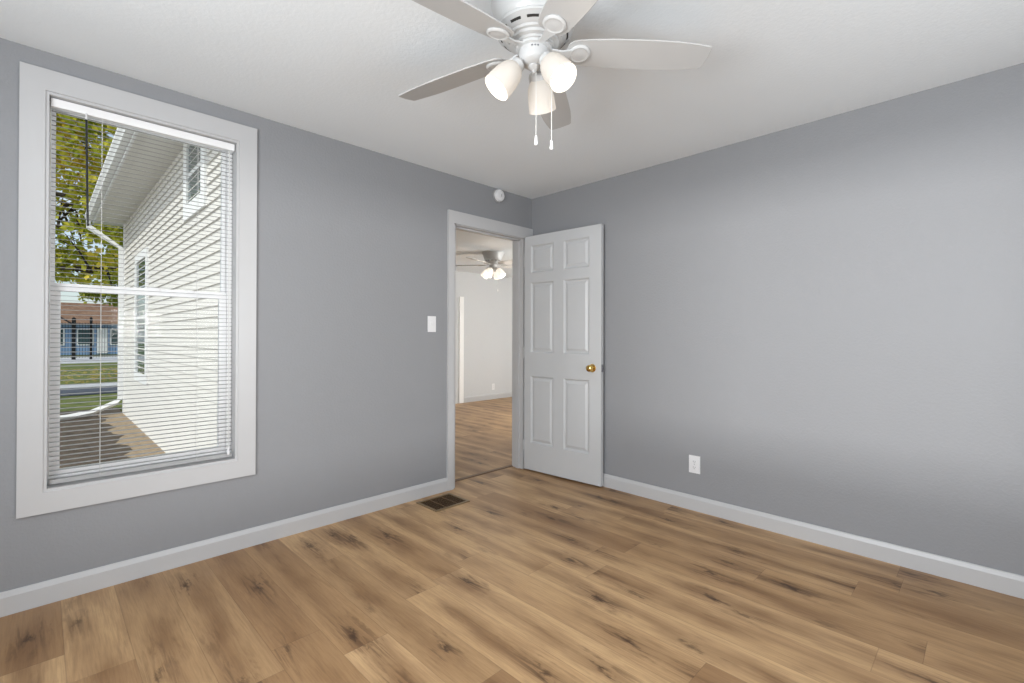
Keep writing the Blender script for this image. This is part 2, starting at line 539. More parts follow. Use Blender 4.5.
# baseboards: flat board with an eased top
def baseboard(name, p0, p1, nrm, mat=m_trim, h=0.098, t=0.014):
    p0 = Vector(p0); p1 = Vector(p1); n = Vector(nrm)
    prof = [(0, 0), (t, 0), (t, h - .022), (t - .003, h - .014), (t - .006, h - .004), (t - .009, h), (0, h)]
    bm = bmesh.new()
    prism(bm, prof, lambda q: p0 + n * q[0] + Vector((0, 0, q[1])), lambda q: p1 + n * q[0] + Vector((0, 0, q[1])))
    return struct(name, bm, mat)
baseboard('baseboard_left', (XB, 0, 0), (-0.942, 0, 0), (0, -1, 0))
baseboard('baseboard_right', (0, YB, 0), (0, -0.0185, 0), (-1, 0, 0))
baseboard('baseboard_back', (XB, YB, 0), (0, YB, 0), (0, 1, 0))
baseboard('baseboard_side', (XB, YB, 0), (XB, 0, 0), (1, 0, 0))
baseboard('baseboard_next_room', (2.15, Y2, 0), (X2B, Y2, 0), (0, -1, 0))

# ------------------------------------------------------------------ casings (mitred flat stock, picture-frame)
def frame_yplane(bm, x0, x1, z0, z1, wd, y0, y1, sides='LRTB', lip=0.0):
    """four mitred boards lying around the opening x0..x1, z0..z1, front at y0, back at y1"""
    wl, wr, wt, wb = wd if isinstance(wd, tuple) else (wd, wd, wd, wd)
    o = (x0 - wl, x1 + wr, z0 - wb, z1 + wt)
    L = [(o[0], o[2] if 'B' in sides else z0), (x0, z0), (x0, z1), (o[0], o[3])]
    Rr = [(o[1], o[2] if 'B' in sides else z0), (x1, z0), (x1, z1), (o[1], o[3])]
    Tt = [(o[0], o[3]), (x0, z1), (x1, z1), (o[1], o[3])]
    B = [(o[0], o[2]), (x0, z0), (x1, z0), (o[1], o[2])]
    for k, q in zip('LRTB', (L, Rr, Tt, B)):
        if k in sides:
            prism(bm, q, lambda p: (p[0], y0, p[1]), lambda p: (p[0], y1, p[1]))

bm = bmesh.new()
frame_yplane(bm, WX0, WX1, WZ0, WZ1, (0.0786, 0.0877, 0.092, 0.0915), -0.018, 0.0)
bmesh.ops.remove_doubles(bm, verts=bm.verts[:], dist=1e-5)
win = thing('window_1', ((WX0 + WX1) / 2, 0, WZ0), None, None, kind='structure')
obj('window_casing', bm, m_trim, win)
# bevelled inner stop moulding
bm = bmesh.new()
frame_yplane(bm, WX0 + .012, WX1 - .012, WZ0 + .012, WZ1 - .012, 0.012, -0.012, 0.105)
obj('window_jamb', bm, m_trim, win)
IX0, IX1, IZ0, IZ1 = WX0 + .012, WX1 - .012, WZ0 + .012, WZ1 - .012
ZM = 1.383
# vinyl main frame
bm = bmesh.new()
frame_yplane(bm, IX0 + .005, IX1 - .024, IZ0 + .022, IZ1 - .018, (.0048, .0236, .0176, .0216), 0.066, 0.128)
bevel(bm, 0.002, 1)
obj('window_frame', bm, m_vinyl, win)
def sash(name, x0, x1, z0, z1, sl_, sr_, rb, rt_, y0, y1):
    bm = bmesh.new()
    box(bm, x0, x0 + sl_, y0, y1, z0, z1); box(bm, x1 - sr_, x1, y0, y1, z0, z1)
    box(bm, x0 + sl_, x1 - sr_, y0, y1, z0, z0 + rb); box(bm, x0 + sl_, x1 - sr_, y0, y1, z1 - rt_, z1)
    bevel(bm, 0.003, 1)
    so = obj(name, bm, m_vinyl, win)
    bm = bmesh.new()
    box(bm, x0 + sl_ - .002, x1 - sr_ + .002, (y0 + y1) / 2 - .002, (y0 + y1) / 2 + .002, z0 + rb - .002, z1 - rt_ + .002)
    obj('pane', bm, m_glass, so)
    return so
sash('upper_sash', IX0 + .006, IX1 - .026, ZM - .01, IZ1 - .019, 0.017, 0.018, 0.03, 0.010, 0.100, 0.122)
low = sash('lower_sash', IX0 + .006, IX1 - .026, IZ0 + .024, ZM + .018, 0.036, 0.034, 0.036, 0.036, 0.072, 0.096)
bm = rbox(-2.76, -2.70, 0.064, 0.074, ZM + .004, ZM + .022, .003)
obj('sash_lock', bm, m_vinyl, low)

# ------------------------------------------------------------------ mini blind
BX0, BX1 = IX0 + .008, IX1 - .008
blind = thing('mini_blind', ((BX0 + BX1) / 2, 0.03, IZ1), 'white aluminium mini blind lowered with open slats inside the window', 'blind')
bm = bmesh.new()
box(bm, BX0 - .003, BX1 + .003, 0.012, 0.048, IZ1 - .040, IZ1 - .004)
bevel(bm, .003, 2)
obj('headrail', bm, m_vinyl, blind)
bm = rbox(BX0, BX1, 0.016, 0.042, IZ0 + .010, IZ0 + .028, .004)
obj('bottom_rail', bm, m_slat, blind)
NS = 78
zt, zb = IZ1 - .056, IZ0 + .046
sl = None
SW, TILT = 0.0175, math.radians(5)
for i in range(NS):
    z = zt + (zb - zt) * i / (NS - 1)
    if sl is None:
        bm = bmesh.new()
        up_, lo_ = [], []
        for kx in (BX0, BX1):
            for q in range(7):
                f = q / 6 - .5
                yy, zz = f * SW, 0.0016 * (1 - (2 * f) ** 2)
                y2 = yy * math.cos(TILT) - zz * math.sin(TILT); z2 = yy * math.sin(TILT) + zz * math.cos(TILT)
                up_.append(bm.verts.new((kx, 0.029 + y2, z + z2 + .00025))); lo_.append(bm.verts.new((kx, 0.029 + y2, z + z2 - .00025)))
        for q in range(6):
            bm.faces.new((up_[q], up_[q + 1], up_[q + 8], up_[q + 7]))
            bm.faces.new((lo_[q], lo_[q + 7], lo_[q + 8], lo_[q + 1]))
        bm.faces.new((up_[0], up_[7], lo_[7], lo_[0])); bm.faces.new((up_[6], lo_[6], lo_[13], up_[13]))
        bm.faces.new(up_[0:7] + lo_[6::-1]); bm.faces.new(up_[13:6:-1] + lo_[7:14])
        bmesh.ops.recalc_face_normals(bm, faces=bm.faces[:])
        sl = obj('slat', bm, m_slat, blind, smooth=True)
    else:
        c = sl.copy(); C.objects.link(c); c.parent = blind; c.location.z = z - zt
for cx in (-2.926, -2.545):
    bm = bmesh.new()
    for yy in (0.0165, 0.0415):
        tube(bm, [(cx, yy, IZ0 + .02), (cx, yy, IZ1 - .038)], 0.0007, 6)
    obj('ladder_cord', bm, m_cord, blind)
bm = bmesh.new()
tube(bm, [(-2.982, 0.006, 2.148), (-2.975, 0.006, 1.664)], 0.0042, 8)
obj('tilt_wand', bm, m_black, blind)['label'] = 'black tilt wand'
bm = bmesh.new()
tube(bm, [(-2.982, 0.008, 2.148), (-2.982, 0.012, 2.18)], 0.0035, 8)
obj('wand_hook', bm, m_plastic, blind)
bm = bmesh.new()
tube(bm, [(-2.403, 0.008, 2.17), (-2.400, 0.008, .56)], 0.0013, 6)
tube(bm, [(-2.406, 0.008, 2.17), (-2.404, 0.008, .56)], 0.0013, 6)
pc = obj('lift_cord', bm, m_cord, blind)
bm = bmesh.new()
lathe(bm, [(0, 0), (.006, .001), (.007, .02), (.003, .04), (0, .041)], Matrix.Translation((-2.402, .008, .522)), 12)
obj('cord_tassel', bm, m_plastic, pc, smooth=True)

# ------------------------------------------------------------------ door opening trim
bm = bmesh.new()
CI = 0.009
frame_yplane(bm, DX0 - CI + .003, DX1 + CI - .003, 0.0, DZ - .012, (0.055, 0.085, 0.095, 0), -0.018, 0.0, sides='L')
zt_, xl_ = DZ - .012, DX0 - CI + .003
prism(bm, [(xl_ - .055, zt_ + .095), (xl_, zt_), (-0.004, zt_), (-0.004, zt_ + .095)], lambda p: (p[0], -.018, p[1]), lambda p: (p[0], 0.0, p[1]))
box(bm, DX1 + CI - .003, -0.004, -0.018, 0.0, 0.0, DZ - .012)
bmesh.ops.remove_doubles(bm, verts=bm.verts[:], dist=1e-5)
cas = struct('trim_1', bm, m_trim)
bm = bmesh.new()
box(bm, DX0, DX0 + .018, -0.002, T + .002, 0, DZ); box(bm, DX1 - .018, DX1, -0.002, T + .002, 0, DZ)
box(bm, DX0, DX1, -0.002, T + .002, DZ - .018, DZ)
# stops
box(bm, DX0 + .018, DX0 + .029, 0.042, 0.078, 0, DZ - .018); box(bm, DX1 - .029, DX1 - .018, 0.042, 0.078, 0, DZ - .018)
box(bm, DX0 + .018, DX1 - .018, 0.042, 0.078, DZ - .029, DZ - .018)
bevel(bm, 0.0015, 1)
jm = struct('trim_2', bm, m_trim)
bm = rbox(DX0 + .0165, DX0 + .0195, .012, .040, .895, .955, .001, 1)
o = obj('strike_plate', bm, m_steel, jm); o['label'] = 'steel strike plate'
bm = bmesh.new(); frame_yplane(bm, DX0, DX1, 0, DZ, 0.06, T + .0005, T + .016, sides='LRT')
struct('trim_3', bm, m_trim)
bm = bmesh.new()
prism(bm, [(T - .012, 0.0002), (T + .034, 0.0002), (T + .026, .007), (T - .004, .007)], lambda p: (DX0 + .018, p[0], p[1]), lambda p: (DX1 - .018, p[0], p[1]))
struct('trim_4', bm, m_tmold)
# white door casing on the far wall of the next room
bm = bmesh.new()
box(bm, 2.05, 2.145, Y2 - .02, Y2, 0, 1.86)
bevel(bm, .003, 1)
struct('trim_5', bm, m_vinyl)

# ------------------------------------------------------------------ six-panel door, swung open against the right wall
P0 = Vector((-.1165, -.0235)); P1 = Vector((-.0665, -.790))
ud = (P1 - P0).normalized()
DM = Matrix(((ud.x, -ud.y, 0, P0.x), (ud.y, ud.x, 0, P0.y), (0, 0, 1, 0), (0, 0, 0, 1)))   # local: s along door, n towards right wall, z
DW, DT, DB, DH = 0.768, 0.035, 0.012, 2.036
door = thing('door_1', (P0.x, P0.y, 0), None, None, kind='structure')
ss = [0, .067, .316, .412, .664, DW]
zs = [DB, .240, .826, 1.022, 1.634, 1.713, 1.955, DH]
bm = bmesh.new()
def doorface(n, flip):
    g = [[bm.verts.new((s_, n, z_)) for z_ in zs] for s_ in ss]
    pf = []
    for i in range(len(ss) - 1):
        for j in range(len(zs) - 1):
            q = (g[i][j], g[i + 1][j], g[i + 1][j + 1], g[i][j + 1])
            f = bm.faces.new(q if flip else q[::-1])
            if i in (1, 3) and j in (1, 3, 5): pf.append(f)
    return g, pf
ga, fa = doorface(0, True)
gb, fb = doorface(DT, False)
nS, nZ = len(ss), len(zs)
for i in range(nS - 1):
    bm.faces.new((ga[i][0], gb[i][0], gb[i + 1][0], ga[i + 1][0])); bm.faces.new((ga[i][-1], ga[i + 1][-1], gb[i + 1][-1], gb[i][-1]))
for j in range(nZ - 1):
    bm.faces.new((ga[0][j], ga[0][j + 1], gb[0][j + 1], gb[0][j])); bm.faces.new((ga[-1][j], gb[-1][j], gb[-1][j + 1], ga[-1][j + 1]))
bmesh.ops.recalc_face_normals(bm, faces=bm.faces[:])
for th, dp in ((0.003, 0.0), (0.012, -0.013), (0.008, 0.0), (0.020, 0.009)):
    bmesh.ops.inset_individual(bm, faces=fa + fb, thickness=th, depth=dp, use_even_offset=True)
bmesh.ops.transform(bm, matrix=DM, verts=bm.verts[:])
obj('door_slab', bm, m_door, door)
# knobs (both sides share one spindle)
def knob(side):
    bm = bmesh.new()
    n0 = 0.0 if side < 0 else DT
    rot = Matrix.Rotation(PI / 2 if side < 0 else -PI / 2, 4, 'X')
    mt = DM @ Matrix.Translation((0.690, n0, 0.920)) @ rot
    lathe(bm, [(0, -.001), (.031, -.001), (.033, .002), (.030, .006), (.016, .009), (.0125, .014), (.0125, .024), (.018, .029), (.0255, .035), (.0275, .044), (.025, .053), (.016, .059), (.008, .061), (.007, .0595), (0, .0595)], mt, 32)
    k = obj('door_knob', bm, m_brass, door, smooth=True)
    k['label'] = 'round brass knob'
    return k
knob(-1); knob(1)
bm = rbox(DW - .001, DW + .0015, .005, .030, .892, .950, .0006, 1, DM)
lp = obj('latch_plate', bm, m_steel, door)
bm = rbox(DW, DW + .010, .011, .024, .913, .929, .002, 1, DM)
obj('latch_bolt', bm, m_steel, lp)
for hz in (0.22, 1.02, 1.82):
    bm = bmesh.new()
    tube(bm, [DM @ Vector((-.004, -.004, hz - .045)), DM @ Vector((-.004, -.004, hz + .045))], .0045, 10)
    obj('hinge', bm, m_trim, door)

# ------------------------------------------------------------------ small wall fittings
# light switch
sx0, sx1, sz0, sz1 = -1.119, -1.049, 1.197, 1.313
sw = thing('light_switch', ((sx0 + sx1) / 2, 0, (sz0 + sz1) / 2), 'white single toggle light switch on grey wall beside the door casing', 'light switch')
bm = rbox(sx0, sx1, -.006, 0.0005, sz0, sz1, .003, 2); obj('wall_plate', bm, m_plastic, sw)
scx, scz = (sx0 + sx1) / 2, (sz0 + sz1) / 2
bm = rbox(scx - .005, scx + .005, -.016, -.005, scz - .004, scz + .013, .002, 2); obj('toggle', bm, m_plastic, sw)
for dz in (-.030, .030):
    bm = bmesh.new(); lathe(bm, [(0, -.0005), (.0032, -.0005), (.0028, .0012), (0, .0014)], Matrix.Translation((scx, -.006, scz + dz)) @ Matrix.Rotation(PI / 2, 4, 'X'), 14)
    obj('screw', bm, m_plastic, sw, smooth=True)

def outlet(loc, rot, label, group=None):
    """duplex outlet built facing -y, then turned"""
    t = thing('wall_outlet', (0, 0, 0), label, 'outlet', group)
    bm = rbox(-.0375, .0375, -.006, .0005, -.058, .058, .003, 2); obj('wall_plate', bm, m_plastic, t)
    for dz in (-.0195, .0195):
        bm = rbox(-.0168, .0168, -.0085, -.004, dz - .0142, dz + .0142, .005, 2); rc = obj('receptacle', bm, m_plastic, t)
        bm = bmesh.new()
        for dx, hh in ((-.0064, .0042), (.0064, .0034)):
            box(bm, dx - .0011, dx + .0011, -.0088, -.008, dz + .002 - hh, dz + .002 + hh)
        lathe(bm, [(0, -.0002), (.0024, -.0002), (.0024, .0003), (0, .0003)], Matrix.Translation((0, -.0085, dz - .0085)) @ Matrix.Rotation(PI / 2, 4, 'X'), 12)
        obj('slot', bm, m_dark, rc)
    bm = bmesh.new(); lathe(bm, [(0, -.0005), (.003, -.0005), (.0026, .0012), (0, .0014)], Matrix.Translation((0, -.006, 0)) @ Matrix.Rotation(PI / 2, 4, 'X'), 14)
    obj('screw', bm, m_steel, t, smooth=True)
    t.location = loc; t.rotation_euler = (0, 0, rot)
    ORI[t.name] = Vector(loc)
    return t
outlet((0, -1.497, .308), -PI / 2, 'white duplex outlet low on the grey right wall above the baseboard')
outlet((2.86, Y2, .23), 0, 'small white outlet low on the far wall of the next room')

# round alarm above the door
sm = thing('smoke_alarm', (-.424, 0, 2.338), 'round white smoke alarm high on the wall above the door', 'smoke alarm')
rx = Matrix.Translation((-.424, 0, 2.338)) @ Matrix.Rotation(PI / 2, 4, 'X')
bm = bmesh.new(); lathe(bm, [(0, -.0005), (.054, -.0005), (.055, .004), (.055, .012), (.050, .014), (0, .014)], rx, 40); obj('base', bm, m_grey_plastic, sm, smooth=True)
bm = bmesh.new(); lathe(bm, [(0, .013), (.046, .013), (.049, .016), (.0495, .030), (.046, .038), (.038, .042), (.014, .0435), (0, .0435)], rx, 40); obj('cover', bm, m_plastic, sm, smooth=True)
bm = rbox(-.424 + .004, -.424 + .010, -.0455, -.042, 2.326, 2.350, .002, 1); obj('test_button', bm, m_grey_plastic, sm)

# floor register
vx0, vx1, vy0, vy1 = -1.262, -.968, -.311, -.071
vt = thing('floor_register', ((vx0 + vx1) / 2, (vy0 + vy1) / 2, 0), 'brown metal floor register set in the plank floor beside the doorway', 'vent')
bm = bmesh.new()
fr = .020
for q in ([(vx0, vy0), (vx1, vy0), (vx1 - fr, vy0 + fr), (vx0 + fr, vy0 + fr)], [(vx1, vy0), (vx1, vy1), (vx1 - fr, vy1 - fr), (vx1 - fr, vy0 + fr)],
          [(vx1, vy1), (vx0, vy1), (vx0 + fr, vy1 - fr), (vx1 - fr, vy1 - fr)], [(vx0, vy1), (vx0, vy0), (vx0 + fr, vy0 + fr), (vx0 + fr, vy1 - fr)]):
    a = [bm.verts.new((p[0], p[1], .0003)) for p in q]
    b = [bm.verts.new((p[0] + (0.004 if abs(p[0] - vx0) < 1e-6 else -0.004 if abs(p[0] - vx1) < 1e-6 else 0),
                       p[1] + (0.004 if abs(p[1] - vy0) < 1e-6 else -0.004 if abs(p[1] - vy1) < 1e-6 else 0), .006)) for p in q]
    bm.faces.new(b)
    for i in range(4): bm.faces.new((a[i], a[(i + 1) % 4], b[(i + 1) % 4], b[i]))
bmesh.ops.recalc_face_normals(bm, faces=bm.faces[:])
obj('rim', bm, m_bronze_edge, vt)
bm = bmesh.new(); box(bm, vx0 + fr - .002, vx1 - fr + .002, vy0 + fr - .002, vy1 - fr + .002, .0003, .0012)
obj('duct_opening', bm, m_duct, vt)
nl = 13
for i in range(nl):
    y = vy0 + fr + (vy1 - vy0 - 2 * fr) * (i + .5) / nl
    bm = bmesh.new()
    prism(bm, [(y - .0055, .0045), (y - .0045, .0055), (y + .0045, .0022), (y + .0038, .0013)], lambda p: (vx0 + fr, p[0], p[1]), lambda p: (vx1 - fr, p[0], p[1]))
    obj('louver', bm, m_bronze, vt)
for x in (vx0 + .098, vx1 - .098):
    bm = bmesh.new(); box(bm, x - .003, x + .003, vy0 + fr, vy1 - fr, .004, .006)
    obj('cross_bar', bm, m_bronze, vt)

# ------------------------------------------------------------------ ceiling fans
def blade_outline(r0_, r1_, w):
    up_, dn = [], []
    st = [(0.0, .0), (.012, .52), (.035, .72), (.075, .82), (.16, .90), (.30, .97), (.48, 1.0), (.62, 1.0), (.76, .97), (.87, .89), (.95, .80)]
    for t, k in st:
        up_.append((r0_ + (r1_ - r0_) * t, k * w / 2)); dn.append((r0_ + (r1_ - r0_) * t, -k * w / 2))
    tip = [(r1_ - .008, w * .38), (r1_ - .001, w * .33), (r1_ + .003, 0), (r1_ - .001, -w * .33), (r1_ - .008, -w * .38)]
    return dn[1:] + tip[::-1] + up_[::-1][:-1] + [(r0_, 0)]

def make_fan(cx, cy, zc, zblade, label, ph, az, nsh, flare, Rb=0.655, power=0.55, chain=(0.30, 0.31)):
    fan = thing('ceiling_fan', (cx, cy, zc), label, 'ceiling fan')
    B = Matrix.Translation((cx, cy, zblade))
    d = zc - zblade
    # canopy / motor housing
    bm = bmesh.new()
    if flare:
        prof = [(0, d - .0005), (.150, d - .0005), (.152, d - .012), (.140, d - .03), (.125, d - .075), (.115, d - .10), (.112, .075), (0, .075)]
    else:
        prof = [(0, d - .0005), (.158, d - .0005), (.159, d - .015), (.152, d - .04), (.148, .10), (.146, .088), (.139, .078), (0, .078)]
    lathe(bm, prof, B, 56)
    obj('motor_housing', bm, m_fan, fan, smooth=True)
    bm = bmesh.new()
    kf = .84 if flare else 1.0
    lathe(bm, [(0, .080), (.137 * kf, .080), (.141 * kf, .074), (.140 * kf, .066), (.132 * kf, .062), (.112 * kf, .045), (.104 * kf, .043), (.102 * kf, .035), (.092 * kf, .033), (.090 * kf, .024), (.074, .022), (.073, .014), (0, .014)], B, 56)
    ring = obj('vent_ring', bm, m_fan, fan, smooth=True)
    nv = 12
    for i in range(nv):
        a = 2 * PI * (i + .35) / nv
        bm = bmesh.new()
        aa = [a + (q / 6 - .5) * .34 for q in range(7)]
        def pt(an, t):
            rr = (.1255 + (.1195 - .1255) * t) * kf; zz = .0566 + (.0514 - .0566) * t - .0012
            return B @ Vector((rr * math.cos(an), rr * math.sin(an), zz))
        v0 = [bm.verts.new(pt(an, 0)) for an in aa]; v1 = [bm.verts.new(pt(an, 1)) for an in aa]
        for q in range(6): bm.faces.new((v0[q], v0[q + 1], v1[q + 1], v1[q]))
        ex = bmesh.ops.extrude_face_region(bm, geom=bm.faces[:])
        bmesh.ops.translate(bm, verts=[v for v in ex['geom'] if isinstance(v, bmesh.types.BMVert)], vec=(0, 0, .003))
        bmesh.ops.recalc_face_normals(bm, faces=bm.faces[:])
        obj('vent_slot', bm, m_dark, ring)
    bm = bmesh.new()
    lathe(bm, [(0, .016), (.066, .016), (.066, .004), (.060, .002), (0, .002)], B, 40)
    obj('flywheel', bm, m_fan, fan, smooth=True)
    bm = bmesh.new()
    lathe(bm, [(0, .006), (.053, .006), (.0545, .002), (.0545, -.030), (.052, -.038), (.040, -.048), (.026, -.053), (0, -.054)], B, 40)
    hs = obj('switch_housing', bm, m_fan, fan, smooth=True)
    for q, an in enumerate((3.75, 3.95, 4.15)):
        bm = bmesh.new()
        lathe(bm, [(0, 0), (.0032, 0), (.0026, .0016), (0, .0018)], B @ Matrix.Rotation(an, 4, 'Z') @ Matrix.Translation((.0545, 0, -.006)) @ Matrix.Rotation(PI / 2, 4, 'Y'), 12)
        obj('screw', bm, m_steel, hs, smooth=True)
    bm = bmesh.new()
    lathe(bm, [(0, -.050), (.022, -.050), (.023, -.058), (.014, -.066), (.008, -.070), (.006, -.078), (0, -.080)], B, 24)
    obj('finial', bm, m_fan, hs, smooth=True)
    # blades: first blade built, the other four copied with their bracket
    th = math.radians(-12.5)
    first = None
    for k in range(5):
        a = ph + k * 2 * PI / 5
        if first is None:
            L = Matrix.Rotation(th, 4, 'X')
            bm = bmesh.new()
            out = blade_outline(.118, Rb, .138)
            prism(bm, out, lambda p: L @ Vector((p[0], p[1], .002)), lambda p: L @ Vector((p[0], p[1], .0075)))
            bevel(bm, .0015, 1, 0.9)
            bmesh.ops.translate(bm, verts=bm.verts[:], vec=(cx, cy, zblade))
            bl = obj('blade', bm, m_blade, fan)
            # bracket: arm from the flywheel and a round medallion under the blade root
            bm = bmesh.new()
            lathe(bm, [(0, .0015), (.040, .0015), (.041, -.002), (.038, -.006), (.033, -.0075), (.030, -.0055), (.026, -.0052), (.012, -.0075), (0, -.008)], B @ L @ Matrix.Translation((.168, 0, 0)), 32)
            arm = [(.052, .014, .010), (.080, .011, .006), (.105, .012, .0005), (.135, .020, -.001)]
            prev = None
            for r_, hw, z_ in arm:
                tw = L if r_ > .1 else Matrix.Rotation(th * (r_ - .05) / .06, 4, 'X')
                q = [bm.verts.new(B @ (tw @ Vector((r_, s_ * hw, z_ + t_)))) for s_, t_ in ((-1, 0), (1, 0), (1, -.006), (-1, -.006))]
                if prev:
                    for i in range(4): bm.faces.new((prev[i], prev[(i + 1) % 4], q[(i + 1) % 4], q[i]))
                else: bm.faces.new(q)
                prev = q
            bm.faces.new(prev[::-1])
            bmesh.ops.recalc_face_normals(bm, faces=bm.faces[:])
            obj('blade_bracket', bm, m_fan, bl, smooth=True)
            bl.rotation_euler = (0, 0, 0)
            # meshes are about the fan axis: spin each about it
            first = bl
            bl.rotation_euler.z = a
        else:
            c = first.copy(); C.objects.link(c); c.parent = fan; c.rotation_euler.z = a
            for ch in first.children:
                d2 = ch.copy(); C.objects.link(d2); d2.parent = c
    # light kit: arm, fitter, glass bell, bulb
    for k in range(nsh):
        a = az + k * 2 * PI / nsh
        er = Vector((math.cos(a), math.sin(a), 0))
        neck = Vector((cx, cy, zblade - .058)) + er * .064
        op = Vector((cx, cy, zblade - .152)) + er * .142
        ax = (op - neck).normalized()
        Lh = (op - neck).length
        bm = bmesh.new()
        tube(bm, [Vector((cx, cy, zblade - .036)) + er * .040, Vector((cx, cy, zblade - .040)) + er * .056, neck - ax * .012], .0105, 12)
        arm = obj('lamp_arm', bm, m_fan, fan, smooth=True)
        X = Matrix.Translation(neck) @ ax.to_track_quat('Z', 'Y').to_matrix().to_4x4()
        bm = bmesh.new()
        lathe(bm, [(0, -.016), (.020, -.015), (.027, -.008), (.028, .010), (.0265, .012), (0, .012)], X, 28)
        obj('fitter', bm, m_fan, arm, smooth=True)
        bm = bmesh.new()
        e = Lh
        prof = [(.0245, .006), (.030, .012), (.040, .024), (.0465, .042), (.0500, .066), (.0520, .090), (.0532, e), (.0512, e), (.0500, .090), (.0480, .066), (.0445, .042), (.0380, .026), (.0285, .0145), (.0225, .0085)]
        lathe(bm, prof, X, 40, closed=True)
        sh = obj('lamp_shade', bm, m_globe if flare else m_shade, fan, smooth=True)
        sh['label'] = 'frosted white glass bell shade, lit'
        bm = bmesh.new()
        lathe(bm, [(0, .012), (.012, .014), (.014, .028), (.024, .046), (.029, .062), (.026, .080), (.015, .091), (0, .095)], X, 24)
        obj('bulb', bm, m_bulb, sh, smooth=True)
        lt = light('bulb_light', 'POINT', power, (1.0, 0.90, 0.78), op + ax * .012)
        lt.data.shadow_soft_size = .035
        lt.parent = fan
        lt.location = op + ax * .012 - Vector((cx, cy, zc))
    # pull chains
    for (ox, oy, ln) in ((-.015, -.024, chain[0]), (.029, -.060, chain[1])):
        x, y = cx + ox, cy + oy
        bm = bmesh.new()
        tube(bm, [(x, y, zblade - .045), (x, y, zblade - ln)], .0011, 6)
        ch = obj('pull_chain', bm, m_cord, fan)
        bm = bmesh.new()
        lathe(bm, [(0, .002), (.003, 0), (.0048, -.004), (.0052, -.018), (.0066, -.021), (.0066, -.030), (.004, -.034), (0, -.034)], Matrix.Translation((x, y, zblade - ln)), 14)
        obj('chain_fob', bm, m_plastic, ch, smooth=True)
    return fan

make_fan(-1.84, -1.711, H, 2.215, 'white five-blade hugger ceiling fan with three lit glass shades overhead in the grey room', .533, math.radians(28.5), 3, False, chain=(.322, .336))
make_fan(1.21, 1.83, H2, 2.13, 'white ceiling fan with lit globe lights seen through the doorway', 0.95, math.radians(20), 4, True, Rb=.62, power=3.0, chain=(.12, .33))

# ------------------------------------------------------------------ unseen windows added behind the camera, sized for the fill lamps (frame only)
for nm, args in (('window_added_back', (-2.55, -.95, .65, 1.88)),):
    bm = bmesh.new()
    frame_yplane(bm, args[0], args[1], args[2], args[3], .085, YB, YB + .018)
    struct(nm, bm, m_trim)
bm = bmesh.new()
for a in ((XB, XB + .018, -3.135, -3.05, .715, 1.965), (XB, XB + .018, -1.35, -1.265, .715, 1.965), (XB, XB + .018, -3.05, -1.35, 1.88, 1.965), (XB, XB + .018, -3.05, -1.35, .715, .80)):
    box(bm, *a)
struct('window_added_side', bm, m_trim)

# ------------------------------------------------------------------ outdoors: ground
GZ = -0.43
def slab(name, x0, x1, y0, y1, z1, mat, t=0.3):
    bm = bmesh.new(); box(bm, x0, x1, y0, y1, z1 - t, z1)
    return struct(name, bm, mat)
slab('ground_soil', -14, -1.9, .14, 10.8, GZ, m_shaded_soil)
slab('ground_lawn', -60, 60, 10.8, 120, GZ - .01, m_grass)
slab('path_asphalt', -40, 40, 14.3, 16.6, GZ + .005, m_asphalt, .1)
slab('path_concrete', -40, 40, 16.65, 17.9, GZ + .012, m_concrete, .1)
slab('sidewalk', -40, 40, 34.0, 44.0, GZ + .01, m_concrete, .1)
# narrow strip along the wing, painted pale as sunlit ground
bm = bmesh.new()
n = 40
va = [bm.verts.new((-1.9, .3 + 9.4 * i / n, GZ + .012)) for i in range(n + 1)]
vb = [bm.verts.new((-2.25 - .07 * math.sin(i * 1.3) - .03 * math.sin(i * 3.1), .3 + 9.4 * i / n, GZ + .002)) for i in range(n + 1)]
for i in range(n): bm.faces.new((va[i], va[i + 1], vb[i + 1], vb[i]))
struct('ground_sunlit_strip', bm, m_sunlit_soil)

def leaf_quads(bm, c, s):
    a = Vector((R.gauss(0, 1), R.gauss(0, 1), R.gauss(0, 1))).normalized()
    b = a.orthogonal().normalized()
    b = (Matrix.Rotation(R.uniform(0, 2 * PI), 3, a) @ b)
    n_ = a.cross(b)
    L, Wd = s, s * .38
    v = [bm.verts.new(c + b * (-L * .5)), bm.verts.new(c + n_ * Wd + a * Wd * .25), bm.verts.new(c + b * (L * .5)), bm.verts.new(c - n_ * Wd + a * Wd * .25)]
    bm.faces.new((v[0], v[1], v[2])); bm.faces.new((v[0], v[2], v[3]))

bm = bmesh.new()
for i in range(2600):
    x, y = R.uniform(-7, 3), R.uniform(18.6, 28)
    c = Vector((x, y, GZ + .02))
    leaf_quads(bm, c, R.uniform(.10, .22))
for v in bm.verts: v.co.z = GZ - .005 + abs(v.co.z - GZ - .02) * .3 + .003
tag(obj('fallen_leaves', bm, m_leaf_fallen), 'yellow autumn leaves scattered over the lawn beyond the path', 'leaves', kind='stuff')

